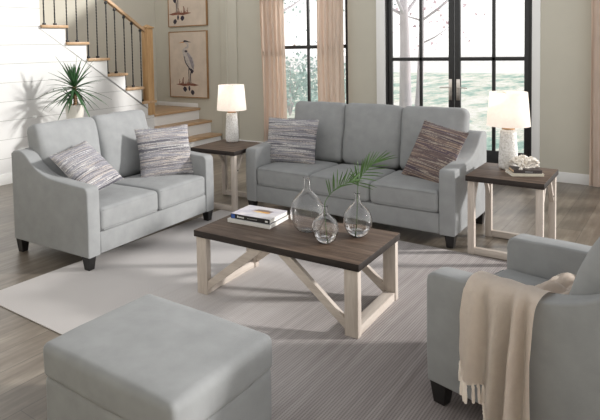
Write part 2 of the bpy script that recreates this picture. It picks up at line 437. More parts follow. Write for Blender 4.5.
# ------------------------------------------------------------------ french door
bm = new()
bx(bm, -3.40, -3.372, YW+.0, YW+.1, 0, 2.5); bx(bm, -1.568, -1.54, YW+.0, YW+.1, 0, 2.5); bx(bm, -3.40, -1.54, YW, YW+.1, 2.46, 2.5); bx(bm, -3.40, -1.54, YW, YW+.1, 0, .02)
door = struct(finish('door_1', bm, M['black_metal'], smooth=0))
for k, (a, b, side) in enumerate(((-3.368, -2.47, 1), (-2.46, -1.572, -1))):
    y0, y1 = YW+.02, YW+.065
    bm = new(); s0, s1 = (.055, .07) if side > 0 else (.07, .06)
    bx(bm, a, a+s0, y0, y1, .025, 2.455, .004); bx(bm, b-s1, b, y0, y1, .025, 2.455, .004)
    bx(bm, a+s0, b-s1, y0, y1, .025, .30, .004); bx(bm, a+s0, b-s1, y0, y1, 2.37, 2.455, .004)
    bx(bm, a+s0, b-s1, y0+.006, y1-.006, 1.45, 1.498, .003)
    mx = {1: -2.911, -1: -1.984}[side]
    bx(bm, mx-.02, mx+.02, y0+.006, y1-.006, .30, 2.37, .003)
    leaf = finish('door_leaf', bm, M['black_metal'], door)
    bm = new(); bx(bm, a+s0, b-s1, y0+.018, y0+.024, .30, 2.37); finish('glass_pane', bm, M['pane'], leaf, 0)
    hx = b-.045 if side > 0 else a+.045
    bm = new(); bx(bm, hx-.022, hx+.022, y0-.008, y0, .93, 1.21, .004); 
    tube(bm, [(hx, y0, 1.10), (hx, y0-.045, 1.10)], .009, 10)
    tube(bm, smooth_path([(hx, y0-.045, 1.10), (hx-side*.05, y0-.05, 1.102), (hx-side*.125, y0-.046, 1.095)], 8), .008, 10)
    tube(bm, [(hx, y0-.008, 1.0), (hx, y0-.014, 1.0)], .009, 10)
    finish('door_handle', bm, M['nickel'], leaf)

# ------------------------------------------------------------------ windows
def window(name, x0, x1, z0, z1):
    bm = new(); y0, y1 = YW+.02, YW+.08; s = .05
    bx(bm, x0, x0+s, y0, y1, z0, z1, .004); bx(bm, x1-s, x1, y0, y1, z0, z1, .004)
    bx(bm, x0+s, x1-s, y0, y1, z0, z0+s, .004); bx(bm, x0+s, x1-s, y0, y1, z1-s, z1, .004)
    w = struct(finish(name, bm, M['black_metal']))
    c = (x0+x1)/2
    bm = new(); bx(bm, x0+s, x1-s, y0-.006, y1-.01, 1.643, 1.697, .004); finish('meeting_rail', bm, M['black_metal'], w)
    bm = new(); bx(bm, c-.019, c+.019, y0+.008, y1-.012, z0+s, 1.643, .003); bx(bm, c-.019, c+.019, y0+.008, y1-.012, 1.697, z1-s, .003); finish('muntin', bm, M['black_metal'], w)
    bm = new(); bx(bm, x0+s, x1-s, y0+.028, y0+.034, z0+s, z1-s); finish('glass_pane', bm, M['pane'], w, 0)
    for q in (-.235, .235):
        bm = new(); bx(bm, c+q-.02, c+q+.02, y0-.012, y0+.02, 1.697, 1.712, .003); tube(bm, [(c+q, y0, 1.712), (c+q+.02, y0-.004, 1.73)], .006, 8); finish('sash_lock', bm, M['nickel'], w)
    bm = new(); bx(bm, x0-.04, x1+.04, YW-.04, YW+.02, z0-.03, z0, .004); finish('sill', bm, M['white_paint'], w)
window('window_1', *W1); window('window_2', *W2)

def curtain(x0, x1, y, label, folds, seed):
    bm = new(); n = folds*14; hz = 26; rows = []
    for j in range(hz+1):
        z = .02+(2.62-.02)*j/hz; row = []
        for i in range(n+1):
            u = i/n
            a = .030*(1+.25*math.sin(3*u+seed))*(1-.25*j/hz)
            ph = 2*PI*folds*u+.35*math.sin(2.2*z+seed+5*u)
            row.append(bm.verts.new((x0+(x1-x0)*u+.012*math.sin(ph*1+1+z)+.008*math.sin(seed+z*2), y+a*math.sin(ph)+.008*math.sin(2.3*ph+seed), z)))
        rows.append(row)
    for a, b in zip(rows, rows[1:]):
        for i in range(n): bm.faces.new((a[i], a[i+1], b[i+1], b[i]))
    r = bmesh.ops.solidify(bm, geom=bm.faces[:], thickness=.004)
    t = thing('curtain', label, 'curtain', (0, 0, 0))
    finish('curtain_panel', bm, M['curtain'], t, 60)
    for q in range(folds):
        x = x0+(x1-x0)*(q+.5)/folds; bm = new()
        tube(bm, [(x+.002*a, y+.016*math.cos(a), 2.642+.016*math.sin(a)) for a in [2*PI*i/14 for i in range(15)]], .0025, 6)
        finish('curtain_ring', bm, M['black_metal'], t)
    return t
curtain(-5.45, -5.0, YW-.115, 'peach linen curtain hanging at the left side of the narrow window', 5, 0)
curtain(-4.43, -3.985, YW-.115, 'peach linen curtain between the narrow window and the black glass door', 5, 2)
curtain(-.925, -.42, YW-.12, 'peach linen curtain at the right edge of the photo, right of the glass door', 5, 4)
for nm, (a, b), lb in (('curtain_rod', (-5.6, -3.8), 'black curtain rod above the narrow window'), ('curtain_rod', (-1.05, .94), 'black curtain rod above the far right window')):
    yy = YW-.115 if a < -3 else YW-.12
    bm = new(); tube(bm, [(a, yy, 2.648), (b, yy, 2.648)], .01, 12)
    for x in (a, b): lathe(bm, [(.004, 2.63), (.02, 2.64), (.022, 2.65), (.012, 2.668)], 12, c=(x, yy))
    for x in (a+.1, b-.1): bx(bm, x-.008, x+.008, yy-.005, YW, 2.64, 2.656)
    tag(finish(nm, bm, M['black_metal']), lb, 'curtain rod')

# ------------------------------------------------------------------ staircase
st = thing('staircase', 'white staircase with oak treads rising to the left above the loveseat', 'staircase', (0, 0, 0))
pts = [(6.80, 0)]
for i in range(6):
    y1 = noses[i+1] if i < 5 else 4.70
    pts += [(noses[i], ztr[i]-.04), (y1, ztr[i]-.04)]
pts += [(4.70, 0)]
bm = new(); prism(bm, pts, 'x', XS+.002, XW-.122); finish('stair_carcass', bm, M['white_paint'], st, 0)
for i in range(6):
    y1 = noses[i+1] if i < 5 else 4.70
    box_obj('tread', (XS+.002, XW+.045, y1+.001 if i < 5 else 4.702, noses[i]+.03, ztr[i]-.04, ztr[i]), M['oak_x'], st, .006)
# skirt board with stepped top and slanting lower edge
pts = [(6.80, .655), (6.80, ztr[0]-.042)]
for i in range(6):
    y1 = noses[i+1] if i < 5 else 4.70
    pts += [(y1, ztr[i]-.042)]
    if i < 5: pts += [(y1, ztr[i+1]-.042)]
pts += [(4.70, 2.0)]
bm = new(); prism(bm, pts, 'x', XW+.0005, XW+.006, .001, 1); finish('skirt_board', bm, M['white_paint'], st, 0)
# landing and the two lower steps that come out towards the room
box_obj('landing', (XS+.002, -6.87, 6.80, YW-.002, .585, .625), M['oak'], st, .006)
bm = new(); bx(bm, XS+.002, -6.91, 6.802, YW-.002, 0, .585); finish('riser', bm, M['white_paint'], st, 0)
box_obj('tread', (-6.91, -6.605, 6.80, YW-.002, .38, .42), M['oak'], st, .006)
bm = new(); bx(bm, -6.908, -6.64, 6.802, YW-.002, 0, .38); finish('riser', bm, M['white_paint'], st, 0)
box_obj('tread', (-6.64, -6.358, 6.80, YW-.035, .165, .205), M['oak'], st, .006)
bm = new(); bx(bm, -6.638, -6.39, 6.802, YW-.035, 0, .165); finish('riser', bm, M['white_paint'], st, 0)
box_obj('skirting', (XS+.002, -6.92, YW-.014, YW-.003, .627, .70), M['white_paint'], st, .003)

ra = thing('stair_railing', 'oak handrail and newel post with twisted black iron balusters on the stair', 'railing', (XW-.04, 6.73, .625))
O = Vector((XW-.04, 6.73, .625))
bm = new(); s = .066
bx(bm, -s, s, -s, s, 0, 1.40, .006)
bx(bm, -s-.016, s+.016, -s-.016, s+.016, 1.40, 1.425, .006)
a = [bm.verts.new((x*s*1.1, y*s*1.1, 1.425)) for x, y in ((-1,-1), (1,-1), (1,1), (-1,1))]; p = bm.verts.new((0, 0, 1.47))
for i in range(4): bm.faces.new((a[i], a[(i+1) % 4], p))
finish('newel_post', bm, M['oak_z'], ra)
def rail_z(y): return 1.955+(6.736-y)*.60
bm = new(); A = Vector((0, -.06, rail_z(6.67)-O.z)); B = Vector((0, 4.62-O.y, rail_z(4.62)-O.z))
prof = [(-.03, -.03), (.03, -.03), (.034, -.005), (.026, .022), (.012, .032), (-.012, .032), (-.026, .022), (-.034, -.005)]
ra1 = [bm.verts.new(A+Vector((x, 0, z))) for x, z in prof]; ra2 = [bm.verts.new(B+Vector((x, 0, z))) for x, z in prof]
bm.faces.new(ra1); bm.faces.new(ra2[::-1])
for i in range(8): bm.faces.new((ra1[i], ra1[(i+1) % 8], ra2[(i+1) % 8], ra2[i]))
finish('handrail', bm, M['oak'], ra)
bal = [(4.79, 5), (4.965, 5), (5.165, 4), (5.335, 4), (5.53, 3), (5.70, 3), (5.885, 2), (6.05, 2), (6.235, 1), (6.395, 1), (6.575, 0)]
for y, k in bal:
    z0 = ztr[k]-O.z; z1 = rail_z(y)-.028-O.z; bm = new()
    n = 40; pp = []; 
    for i in range(n+1): pp.append((0, y-O.y, z0+(z1-z0)*i/n))
    rings = []
    for i, q in enumerate(pp):
        f = i/n; tw = max(0, min(1, (f-.18)/.64))*PI*7
        rings.append([bm.verts.new((q[0]+.0105*math.cos(PI/4+PI/2*j+tw), q[1]+.0105*math.sin(PI/4+PI/2*j+tw), q[2])) for j in range(4)])
    for a, b in zip(rings, rings[1:]):
        for i in range(4): bm.faces.new((a[i], a[(i+1) % 4], b[(i+1) % 4], b[i]))
    bm.faces.new(rings[0][::-1]); bm.faces.new(rings[-1])
    bo = finish('baluster', bm, M['iron'], ra, 25)
    bm = new(); bx(bm, -.02, .02, y-O.y-.02, y-O.y+.02, z0, z0+.03, .006); finish('shoe', bm, M['iron'], bo)
    bm = new(); bx(bm, -.018, .018, y-O.y-.018, y-O.y+.018, z1-.05, z1-.012, .006); finish('collar', bm, M['iron'], bo)

# ------------------------------------------------------------------ pictures
def picture(x0, x1, z0, z1, label, mirror):
    w, h = x1-x0, z1-z0
    t = thing('framed_picture', label, 'picture', ((x0+x1)/2, YW, z0), 0, 'wading bird pictures on the stair wall')
    bm = new(); f = .016
    for a in ((-w/2, -w/2+f, 0, h), (w/2-f, w/2, 0, h), (-w/2+f, w/2-f, 0, f), (-w/2+f, w/2-f, h-f, h)): bx(bm, a[0], a[1], -.045, -.001, a[2], a[3], .002)
    finish('frame', bm, M['frame_oak'], t)
    bm = new(); bx(bm, -w/2+f, w/2-f, -.036, -.004, f, h-f); cv = finish('canvas', bm, M['canvas'], t, 0)
    W_, H_ = w-2*f, h-2*f
    def C(p):
        u = (p[0]-40)/210; v = (395-p[1])/375
        if mirror: u = .78-u
        return ((u-.5)*W_, f+v*H_)
    lay = [0]
    def flat(bm, pts):
        lay[0] += 1; y0 = -.0362; y1 = -.0366-.00006*lay[0]
        prism(bm, [C(p) for p in pts], 'y', y0, y1)
    def stroke(bm, pts, wd):
        pp = smooth_path([(p[0], p[1], 0) for p in pts], 4*(len(pts)-1)); Lf, Rt = [], []
        for i, p in enumerate(pp):
            d = (pp[min(i+1, len(pp)-1)]-pp[max(i-1, 0)]).normalized(); nn = Vector((-d.y, d.x, 0)); ww = wd[0]+(wd[1]-wd[0])*i/(len(pp)-1)
            Lf.append(p+nn*ww/2); Rt.append(p-nn*ww/2)
        flat(bm, [(q.x, q.y) for q in Lf+Rt[::-1]])
    bm = new()
    flat(bm, [(126, 118), (116, 132), (121, 165), (132, 196), (150, 224), (166, 246), (178, 240), (182, 205), (174, 172), (158, 148), (142, 130)])
    stroke(bm, [(133, 80), (146, 92), (144, 108), (130, 116), (122, 128), (126, 150)], (9, 16))
    finish('bird_body', bm, M['ink_light'], cv, 0)
    bm = new()
    flat(bm, [(140, 138), (150, 142), (170, 172), (180, 208), (176, 236), (168, 228), (160, 200), (148, 168)])
    stroke(bm, [(146, 94), (142, 106), (130, 114)], (2, 3))
    finish('bird_wing', bm, M['ink_grey'], cv, 0)
    bm = new()
    flat(bm, [(120, 74), (126, 66), (138, 68), (150, 74), (168, 80), (150, 80), (136, 77), (124, 80)])
    finish('bird_crest', bm, M['ink_dark'], cv, 0); bm = new()
    flat(bm, [(126, 128), (136, 124), (146, 130), (138, 138), (130, 136)])
    stroke(bm, [(124, 160), (132, 196), (150, 226), (166, 252)], (4, 7))
    flat(bm, [(158, 228), (172, 238), (178, 246), (168, 262), (164, 258)])
    stroke(bm, [(150, 226), (149, 262), (151, 324)], (5, 3)); stroke(bm, [(162, 250), (158, 276), (160, 324)], (6, 3))
    finish('bird_dark_marks', bm, M['ink_dark'], cv, 0)
    bm = new()
    for a, b, c in ((125, 350, 12), (168, 368, 11), (150, 345, 6)):
        flat(bm, [(a-c, b), (a-c*.4, b-14), (a+c*.6, b-10), (a+c, b+4), (a+c*.2, b+18), (a-c*.5, b+12)])
    finish('reflection', bm, M['ink_dark'], cv, 0)
    bm = new()
    flat(bm, [(72, 324), (100, 318), (140, 320), (175, 317), (205, 326), (180, 332), (150, 330), (120, 334), (95, 329)])
    rr = random.Random(5)
    for i in range(16):
        x = rr.uniform(95, 170); hh = rr.uniform(10, 44) if x < 145 else rr.uniform(6, 16)
        stroke(bm, [(x, 325), (x+rr.uniform(-4, 4), 325-hh*.6), (x+rr.uniform(-7, 7), 325-hh)], (4, 1.5))
    finish('reeds', bm, M['ink_red'], cv, 0)
    bm = new(); flat(bm, [(86, 84), (122, 75), (123, 80)]); finish('bird_beak', bm, M['ink_beak'], cv, 0)
picture(-7.572, -6.657, .80, 2.0, 'lower framed heron picture, whole grey heron standing, beside the newel post', False)
picture(-7.572, -6.645, 2.085, 3.285, 'upper framed bird picture cut off by the top of the photo', True)

# ------------------------------------------------------------------ rug
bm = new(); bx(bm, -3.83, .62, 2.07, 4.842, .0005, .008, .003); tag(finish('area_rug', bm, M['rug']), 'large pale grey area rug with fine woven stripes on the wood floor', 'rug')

# ------------------------------------------------------------------ upholstered seating
FH = .113
def sofa(name, label, cat, loc, rz, W, D, n, arm_h=.655, back_h=.875, sd=0, legz=.0, ro=0, fwd=0, thick=.17, lean=10):
    t = thing(name, label, cat, loc, rz)
    aw = .132; Wi = W-2*aw; f = -D/2; b = D/2
    # body: front rail and deck
    bm = new(); bx(bm, -Wi/2-.002, Wi/2+.002, f+.006, b-.08, FH, .285, .012, 3); finish('base', bm, M['fabric'], t)
    bm = new(); 
    prism(bm, [(b-.13, FH), (b-.005, FH), (b-.002, back_h-.03), (b-.02, back_h-.005), (b-.06, back_h-.005), (b-.085, back_h-.04)], 'x', -Wi/2-.002, Wi/2+.002)
    finish('back_frame', bm, M['fabric'], t)
    for s in (-1, 1):
        ctl = [(f+.04, arm_h), (f+.13, arm_h+.004), (f+.25, arm_h+.012), (f+.36+ro, arm_h+.020), (f+.47+ro, arm_h+.036), (f+.57+ro, arm_h+.068), (f+.66+ro*.9, arm_h+.120), (f+.745+ro*.7, back_h-.03), (f+.815+ro*.5, back_h), (b-.03, back_h-.008)]
        crv = [(p.x, p.y) for p in smooth_path([(a, c, 0) for a, c in ctl], 40)]
        pts = [(b-.004, FH), (f+.004, FH), (f-.002, .3), (f, arm_h-.045), (f+.006, arm_h-.02), (f+.02, arm_h-.006)]+crv+[(b, back_h-.03)]
        bm = new(); x0, x1 = sorted((s*W/2, s*(Wi/2)))
        prism(bm, pts, 'x', x0, x1, .014, 3)
        finish('arm', bm, M['fabric'], t, 50)
    cw = Wi/n
    for i in range(n):
        cx = -Wi/2+cw*(i+.5)
        bm = new(); cushion(bm, cw-.004, D-.29, .185, .035, (0, .004, .016), .004, 4, sd+i)
        q = finish('seat_cushion', bm, M['fabric'], t, 60); q.location = (cx, f+(D-.29)/2-.002, .285+.0925)
        bm = new()
        for z in (-.078, .078):      # welt seams round the front edge
            tube(bm, [(-cw/2+.03, -(D-.29)/2-.001, z), (cw/2-.03, -(D-.29)/2-.001, z)], .0035, 6)
        finish('seam', bm, M['fabric'], q)
    hb = .615
    for i in range(n):
        cx = -Wi/2+cw*(i+.5)
        bm = new(); cushion(bm, cw+.004, thick, hb, .06, (.006, .05, .02), .010, 3.5, sd+20+i*3, 4, 14)
        # tapering top, slightly eared corners
        for v in bm.verts:
            u = v.co.z/(hb/2); c_ = abs(v.co.x)/(cw/2)
            v.co.y *= 1-.12*max(0, u)
            if u > .5: v.co.z += .012*(c_**3)*(u-.5)*2 - .006
            v.co.x *= 1+.012*u
            d = noise.noise(Vector((v.co.x*11+sd, v.co.z*4, i*5.)))*max(0, c_-.45)*.02
            v.co.y -= d
        q = finish('back_cushion', bm, M['fabric'], t, 60); q.rotation_euler = (R(-lean), 0, 0)
        q.location = (cx, b-.155-fwd, .455+hb/2)
    for x, y in ((-1, -1), (1, -1), (1, 1), (-1, 1)):
        o = finish('leg', leg_bm(x*(W/2-.05), y*(D/2-.052), .0085 if (y < 0 and legz >= 0) or legz > .005 else 0, FH), M['black_wood'], t)
    return t
def W_(x, y): return (x, y, 0)
sofa('loveseat', 'grey two cushion loveseat in front of the white boarded stair wall', 'sofa', W_(-4.074, 3.574), R(93.1), 1.625, .934, 2, sd=1)
sofa('sofa', 'long grey three cushion sofa in front of the windows', 'sofa', W_(-2.55, 5.337), R(0), 2.104, .944, 3, sd=4)
sofa('armchair', 'grey armchair at the lower right with a cream throw over its arm', 'armchair', W_(-.405, 3.023), R(-103.86), .885, .94, 1, arm_h=.637, sd=9, legz=.01, ro=.09, fwd=.045, thick=.23, lean=24)

# ottoman
ot = thing('ottoman', 'grey upholstered ottoman with a padded top in the left foreground', 'ottoman', (-1.755, 1.722, 0), R(.5))
bm = new(); cushion(bm, .742, .625, .235, .02, (.004, .004, 0), .002, 4, 3, 3, 10); q = finish('base', bm, M['fabric'], ot, 60); q.location = (0, 0, .215)
bm = new(); cushion(bm, .757, .64, .15, .03, (.006, .006, .022), .004, 4, 8, 4, 14); tp = finish('top_cushion', bm, M['fabric'], ot, 60); tp.location = (0, 0, .40)
bm = new(); a, b_, r_ = .757/2-.012, .64/2-.012, .03
pp = [(-a+r_, -b_), (a-r_, -b_), (a, -b_+r_), (a, b_-r_), (a-r_, b_), (-a+r_, b_), (-a, b_-r_), (-a, -b_+r_), (-a+r_, -b_)]
tube(bm, [(x, y, .0605) for x, y in pp], .0035, 6); finish('welt', bm, M['fabric'], tp)
for x in (-1, 1):
    for y in (-1, 1): finish('leg', leg_bm(x*.32, y*.262, .0085 if y > 0 else 0, .105), M['black_wood'], ot)

# ------------------------------------------------------------------ scatter pillows
def pillow(label, loc, rot, w, h, tk, mi, seed):
    bm = new(); n = 28; g = {}
    for s in (-1, 1):
        for i in range(n+1):
            for j in range(n+1):
                u, v = -1+2*i/n, -1+2*j/n
                e = ((1-abs(u)**2.4)*(1-abs(v)**2.4))
                px = u*(1-.055*(1-abs(v)**2)) ; py = v*(1-.055*(1-abs(u)**2))
                z = s*(tk/2*max(e, 0)**.5)
                z += s*.008*noise.noise(Vector((u*2.5+seed, v*2.5, s)))*e
                key = (i, j) if (i in (0, n) or j in (0, n)) else (i, j, s)
                if key not in g: g[key] = bm.verts.new((px*w/2, py*h/2, z))
    def V(i, j, s): return g.get((i, j)) or g[(i, j, s)]
    for s in (-1, 1):
        for i in range(n):
            for j in range(n):
                f = bm.faces.new((V(i, j, s), V(i+1, j, s), V(i+1, j+1, s), V(i, j+1, s))); f.material_index = 0 if s > 0 else 1
    r = thing('throw_pillow', label, 'pillow', loc, 0, 'striped throw pillows on the sofas')
    r.rotation_mode = 'QUATERNION'; r.rotation_quaternion = rot
    c = finish('pillow_cover', bm, None, r, 80, [M['pillow'][mi], M['pillow_back']])
    rr = random.Random(seed); bm = new()
    for sgn in (-1, 1):
        for i in range(60):
            u = -1+2*(i+.5)/60; x = u*w/2; y = sgn*h/2*(1-.055*(1-u*u))
            tube(bm, [(x, y-sgn*.004, 0), (x+rr.uniform(-.004, .004), y+sgn*rr.uniform(.006, .012), rr.uniform(-.006, .006))], [.0028, .0018], 5)
    finish('fringe', bm, M['pillow'][mi], c)['kind'] = 'stuff'
    return r
def facing(n, up=(0, 0, 1), roll=0):
    z = Vector(n).normalized(); x = Vector(up).cross(z).normalized(); y = z.cross(x)
    m = Matrix((x, y, z)).transposed(); return (m.to_quaternion() @ Quaternion((0, 0, 1), R(roll)))
pillow('lilac grey striped pillow tilted on the left end of the loveseat', (-3.945, 3.10, .72), facing((.64, -.06, .76), roll=15), .43, .49, .14, 1, 1)
pillow('grey striped pillow upright at the far end of the loveseat', (-3.99, 4.08, .70), facing((.82, -.48, .30), roll=2), .54, .49, .14, 0, 2)
pillow('grey striped pillow upright at the left end of the long sofa', (-3.29, 5.26, .70), facing((.22, -.92, .30), roll=-1), .56, .48, .14, 2, 3)
pillow('brown striped pillow leaning on the right arm of the long sofa', (-1.81, 5.29, .70), facing((-.25, -.85, .42), roll=-9), .48, .54, .14, 3, 4)

# ------------------------------------------------------------------ coffee table
ct = thing('coffee_table', 'long coffee table with dark plank top and whitewashed trestle legs', 'table', (-2.084, 3.358, .0085), R(2.54))
l, w, h, tt = 1.202, .685, .4415, .044
bm = new(); bx(bm, -l/2, l/2, -w/2, w/2, h-tt, h, .003, mi=1)
for f in bm.faces:
    f.normal_update(); f.material_index = 0 if f.normal.z > .9 else 1
finish('tabletop', bm, None, ct, 35, [M['dark_top'], M['dark_edge']])
lx, ly = .085, .05
for sx in (-1, 1):
    for sy in (-1, 1):
        x0, x1 = sorted((sx*(l/2-.012), sx*(l/2-.012-lx))); y0, y1 = sorted((sy*(w/2-.012), sy*(w/2-.012-ly)))
        box_obj('leg', (x0, x1, y0, y1, 0, h-tt), M['wash_z'], ct, .003)
    x0, x1 = sorted((sx*(l/2-.018), sx*(l/2-.018-.07)))
    box_obj('stretcher', (x0, x1, -w/2+.062, w/2-.062, 0, .055), M['wash_y'], ct, .003)
for sy in (-1, 1):
    for sx in (-1, 1):
        xa = sx*(l/2-.012-lx); za = .045; xb = sx*.045; zb = h-tt
        d = Vector((xb-xa, zb-za)).normalized(); nn = Vector((-d.y, d.x))*.024
        if nn.y < 0: nn = -nn
        pts = [(xa, za-.012), (xa, za+.052), (xb+sx*.092, zb), (xb+sx*.0, zb)]
        y0, y1 = sorted((sy*(w/2-.020), sy*(w/2-.020-.034)))
        bm = new(); prism(bm, pts, 'y', y0, y1, .002, 1); finish('brace', bm, M['wash_x'], ct)

# ------------------------------------------------------------------ end tables
def end_table(label, loc, rz, W=.561, D=.626):
    t = thing('end_table', label, 'table', loc, rz, 'square end tables beside the sofas')
    h, tt = .637-loc[2], .044
    bm = new(); bx(bm, -W/2, W/2, -D/2, D/2, h-tt, h, .003)
    for f in bm.faces:
        f.normal_update(); f.material_index = 0 if f.normal.z > .9 else 1
    finish('tabletop', bm, None, t, 35, [M['dark_top'], M['dark_edge']])
    lw = .05
    for sx in (-1, 1):
        for sy in (-1, 1):
            x0, x1 = sorted((sx*(W/2-.012), sx*(W/2-.012-lw))); y0, y1 = sorted((sy*(D/2-.02), sy*(D/2-.02-lw)))
            box_obj('leg', (x0, x1, y0, y1, 0, h-tt), M['wash_z'], t, .003)
            ya, yb = sy*(D/2-.02-lw), sy*(D/2-.02-lw-.155)
            bm = new(); prism(bm, [(ya, h-tt-.22), (ya, h-tt-.165), (yb+sy*.03, h-tt), (yb, h-tt)], 'x', sx*(W/2-.022), sx*(W/2-.052), .002, 1)
            br = finish('brace', bm, M['wash_y'], t)
            bm = new(); xc = sx*(W/2-.022)
            tube(bm, [(xc, ya-sy*.02, h-tt-.165), (xc+sx*.004, ya-sy*.02, h-tt-.165)], .008, 8); finish('bolt', bm, M['iron'], br)
    for sy in (-1, 1):
        y0, y1 = sorted((sy*(D/2-.022), sy*(D/2-.022-.046)))
        box_obj('stretcher', (-W/2+.062, W/2-.062, y0, y1, .003, .055), M['wash_x'], t, .003)
    return t
end_table('end table at the right end of the long sofa, holding books and coral', (-1.136, 5.161, 0), R(.7))
end_table('end table in the corner between the loveseat and the long sofa', (-3.925, 5.00, .0085), R(4))

# ------------------------------------------------------------------ lamps
def lamp(label, x, y, z):
    t = thing('table_lamp', label, 'lamp', (x, y, z), 0, 'white ceramic table lamps')
    bm = new(); lathe(bm, [(.060, 0), (.070, .006), (.074, .03), (.074, .08), (.071, .15), (.066, .23), (.062, .29), (.059, .32), (.048, .329)], 40); finish('lamp_base', bm, M['ceramic'], t, 60)
    bm = new(); lathe(bm, [(.048, .329), (.05, .336), (.048, .343), (.016, .346), (.014, .39), (.02, .405), (.02, .44), (.005, .445)], 24); finish('neck', bm, M['bronze'], t)
    bm = new(); lathe(bm, [(.166, .36), (.143, .64)], 48, False, False); bmesh.ops.solidify(bm, geom=bm.faces[:], thickness=.003)
    sh = finish('lamp_shade', bm, M['shade'], t, 60)
    bm = new(); 
    for k in range(3): tube(bm, [(0, 0, .62), (.142*math.cos(k*2*PI/3), .142*math.sin(k*2*PI/3), .63)], .002, 6)
    tube(bm, [(0, 0, .44), (0, 0, .625)], .003, 6); finish('harp', bm, M['bronze'], sh)
    bm = new(); lathe(bm, [(.012, .44), (.014, .46), (.03, .50), (.032, .525), (.022, .55), (.004, .56)], 20); finish('bulb', bm, M['bulb'], t)
    ld = bpy.data.lights.new('bulb_light', 'POINT'); ld.energy = 1.6; ld.color = (1, .89, .76); ld.shadow_soft_size = .03
    lo = bpy.data.objects.new('bulb_light', ld); col.objects.link(lo); lo.location = (x, y, z+.53)
    return t
lamp('lit white ceramic lamp on the end table between the two sofas', -4.03, 5.205, .637)
lamp('lit white ceramic lamp on the end table beside the coral', -1.20, 5.30, .637)

# ------------------------------------------------------------------ books
def book(label, loc, rz, w, d, h, cover, pages, spine, group, marks=None, soft=True):
    """spine towards local -y; object base at loc"""
    t = thing('book', label, 'book', loc, rz, group); ct_ = .003
    bm = new(); bx(bm, -w/2+.003, w/2-.003, -d/2+.003, d/2-.004, ct_, h-ct_, .001, 1); finish('pages', bm, pages, t)
    bm = new(); bx(bm, -w/2, w/2, -d/2, d/2, 0, ct_, .001, 1); bx(bm, -w/2, w/2, -d/2-.001, -d/2+.003, 0, h, .001, 1)
    finish('back_cover', bm, spine, t)
    bm = new(); bx(bm, -w/2, w/2, -d/2, d/2, h-ct_, h, .001, 1); fc = finish('front_cover', bm, cover, t)
    if marks:
        for x0, x1, z0, z1, m in marks:
            bm = new(); bx(bm, x0, x1, -d/2-.0016, -d/2-.0008, z0, z1); finish('spine_mark', bm, m, t, 0)
    return t
g = 'books on the coffee table'
book('white book under the black spined book on the coffee table', (-2.43, 3.425, .4505), R(5), .345, .285, .026, M['white_cover'], M['paper'], M['white_cover'], g)
h2 = .034
rr = random.Random(3)
mk = [(-.155, -.125, .003, h2-.004, M['blue'])]
x = -.105
for wd in (.012, .009, .008, .009, .008): mk.append((x, x+wd, .011, .011+(.014 if wd > .01 else .010), M['white_ink'])); x += wd+.0025
x = -.02
for wd in (.006, .008, .005, .009, .006, .007, .008, .006, .009): mk.append((x, x+wd, .014, .0185, M['grey_ink'])); x += wd+.002
mk.append((.125, .147, .011, .022, M['white_ink']))
book('black spined book with a photo cover, on top of the coffee table stack', (-2.425, 3.43, .4770), R(4), .322, .26, h2, M['cover'], M['paper'], M['black_cover'], g, mk)
g = 'books on the end table'
book('cream book lying under the dark book on the right end table', (-1.045, 5.13, .6375), R(30), .235, .17, .022, M['cream_cover'], M['paper'], M['cream_cover'], g)
mk = [(-.02+i*.008, -.015+i*.008, .009, .015, M['grey_ink']) for i in range(7)]
b2 = book('dark brown book under the white coral on the right end table', (-1.04, 5.135, .6598), R(27), .205, .155, .026, M['brown_cover'], M['page_tan'], M['brown_cover'], g, mk)

# ------------------------------------------------------------------ coral
bm = new(); rr = random.Random(11)
def branch(p, d, ln, r, dep):
    pts = [p]; q = p.copy()
    for i in range(3):
        d = (d+Vector((rr.uniform(-.3, .3), rr.uniform(-.3, .3), rr.uniform(-.2, .3)))).normalized(); q = q+d*ln/3; pts.append(q.copy())
    tube(bm, pts, [r, r*.92, r*.86, r*.75], 6)
    if dep > 0:
        for k in range(rr.choice((2, 3))):
            e = (d+Vector((rr.uniform(-1, 1), rr.uniform(-1, 1), rr.uniform(-.5, .8)))*.85).normalized()
            branch(q, e, ln*.72, r*.8, dep-1)
for i in range(24):
    a = 2*PI*i/24*1.6; e = rr.uniform(.25, 1.1)
    branch(Vector((.012*math.cos(a), .012*math.sin(a), .006)), Vector((math.cos(a)*math.cos(e), math.sin(a)*math.cos(e), math.sin(e))), .046, .0125, 2)
lathe(bm, [(.03, .0), (.034, .006), (.026, .014), (.01, .018)], 12)
for v in bm.verts: v.co.z = max(v.co.z, 0); v.co.x *= 1.08; v.co.y *= 1.0
co = finish('coral', bm, M['coral'], None, 60); co.location = (-1.045, 5.14, .6861)
tag(co, 'branching white coral on top of the dark book by the lamp', 'coral')

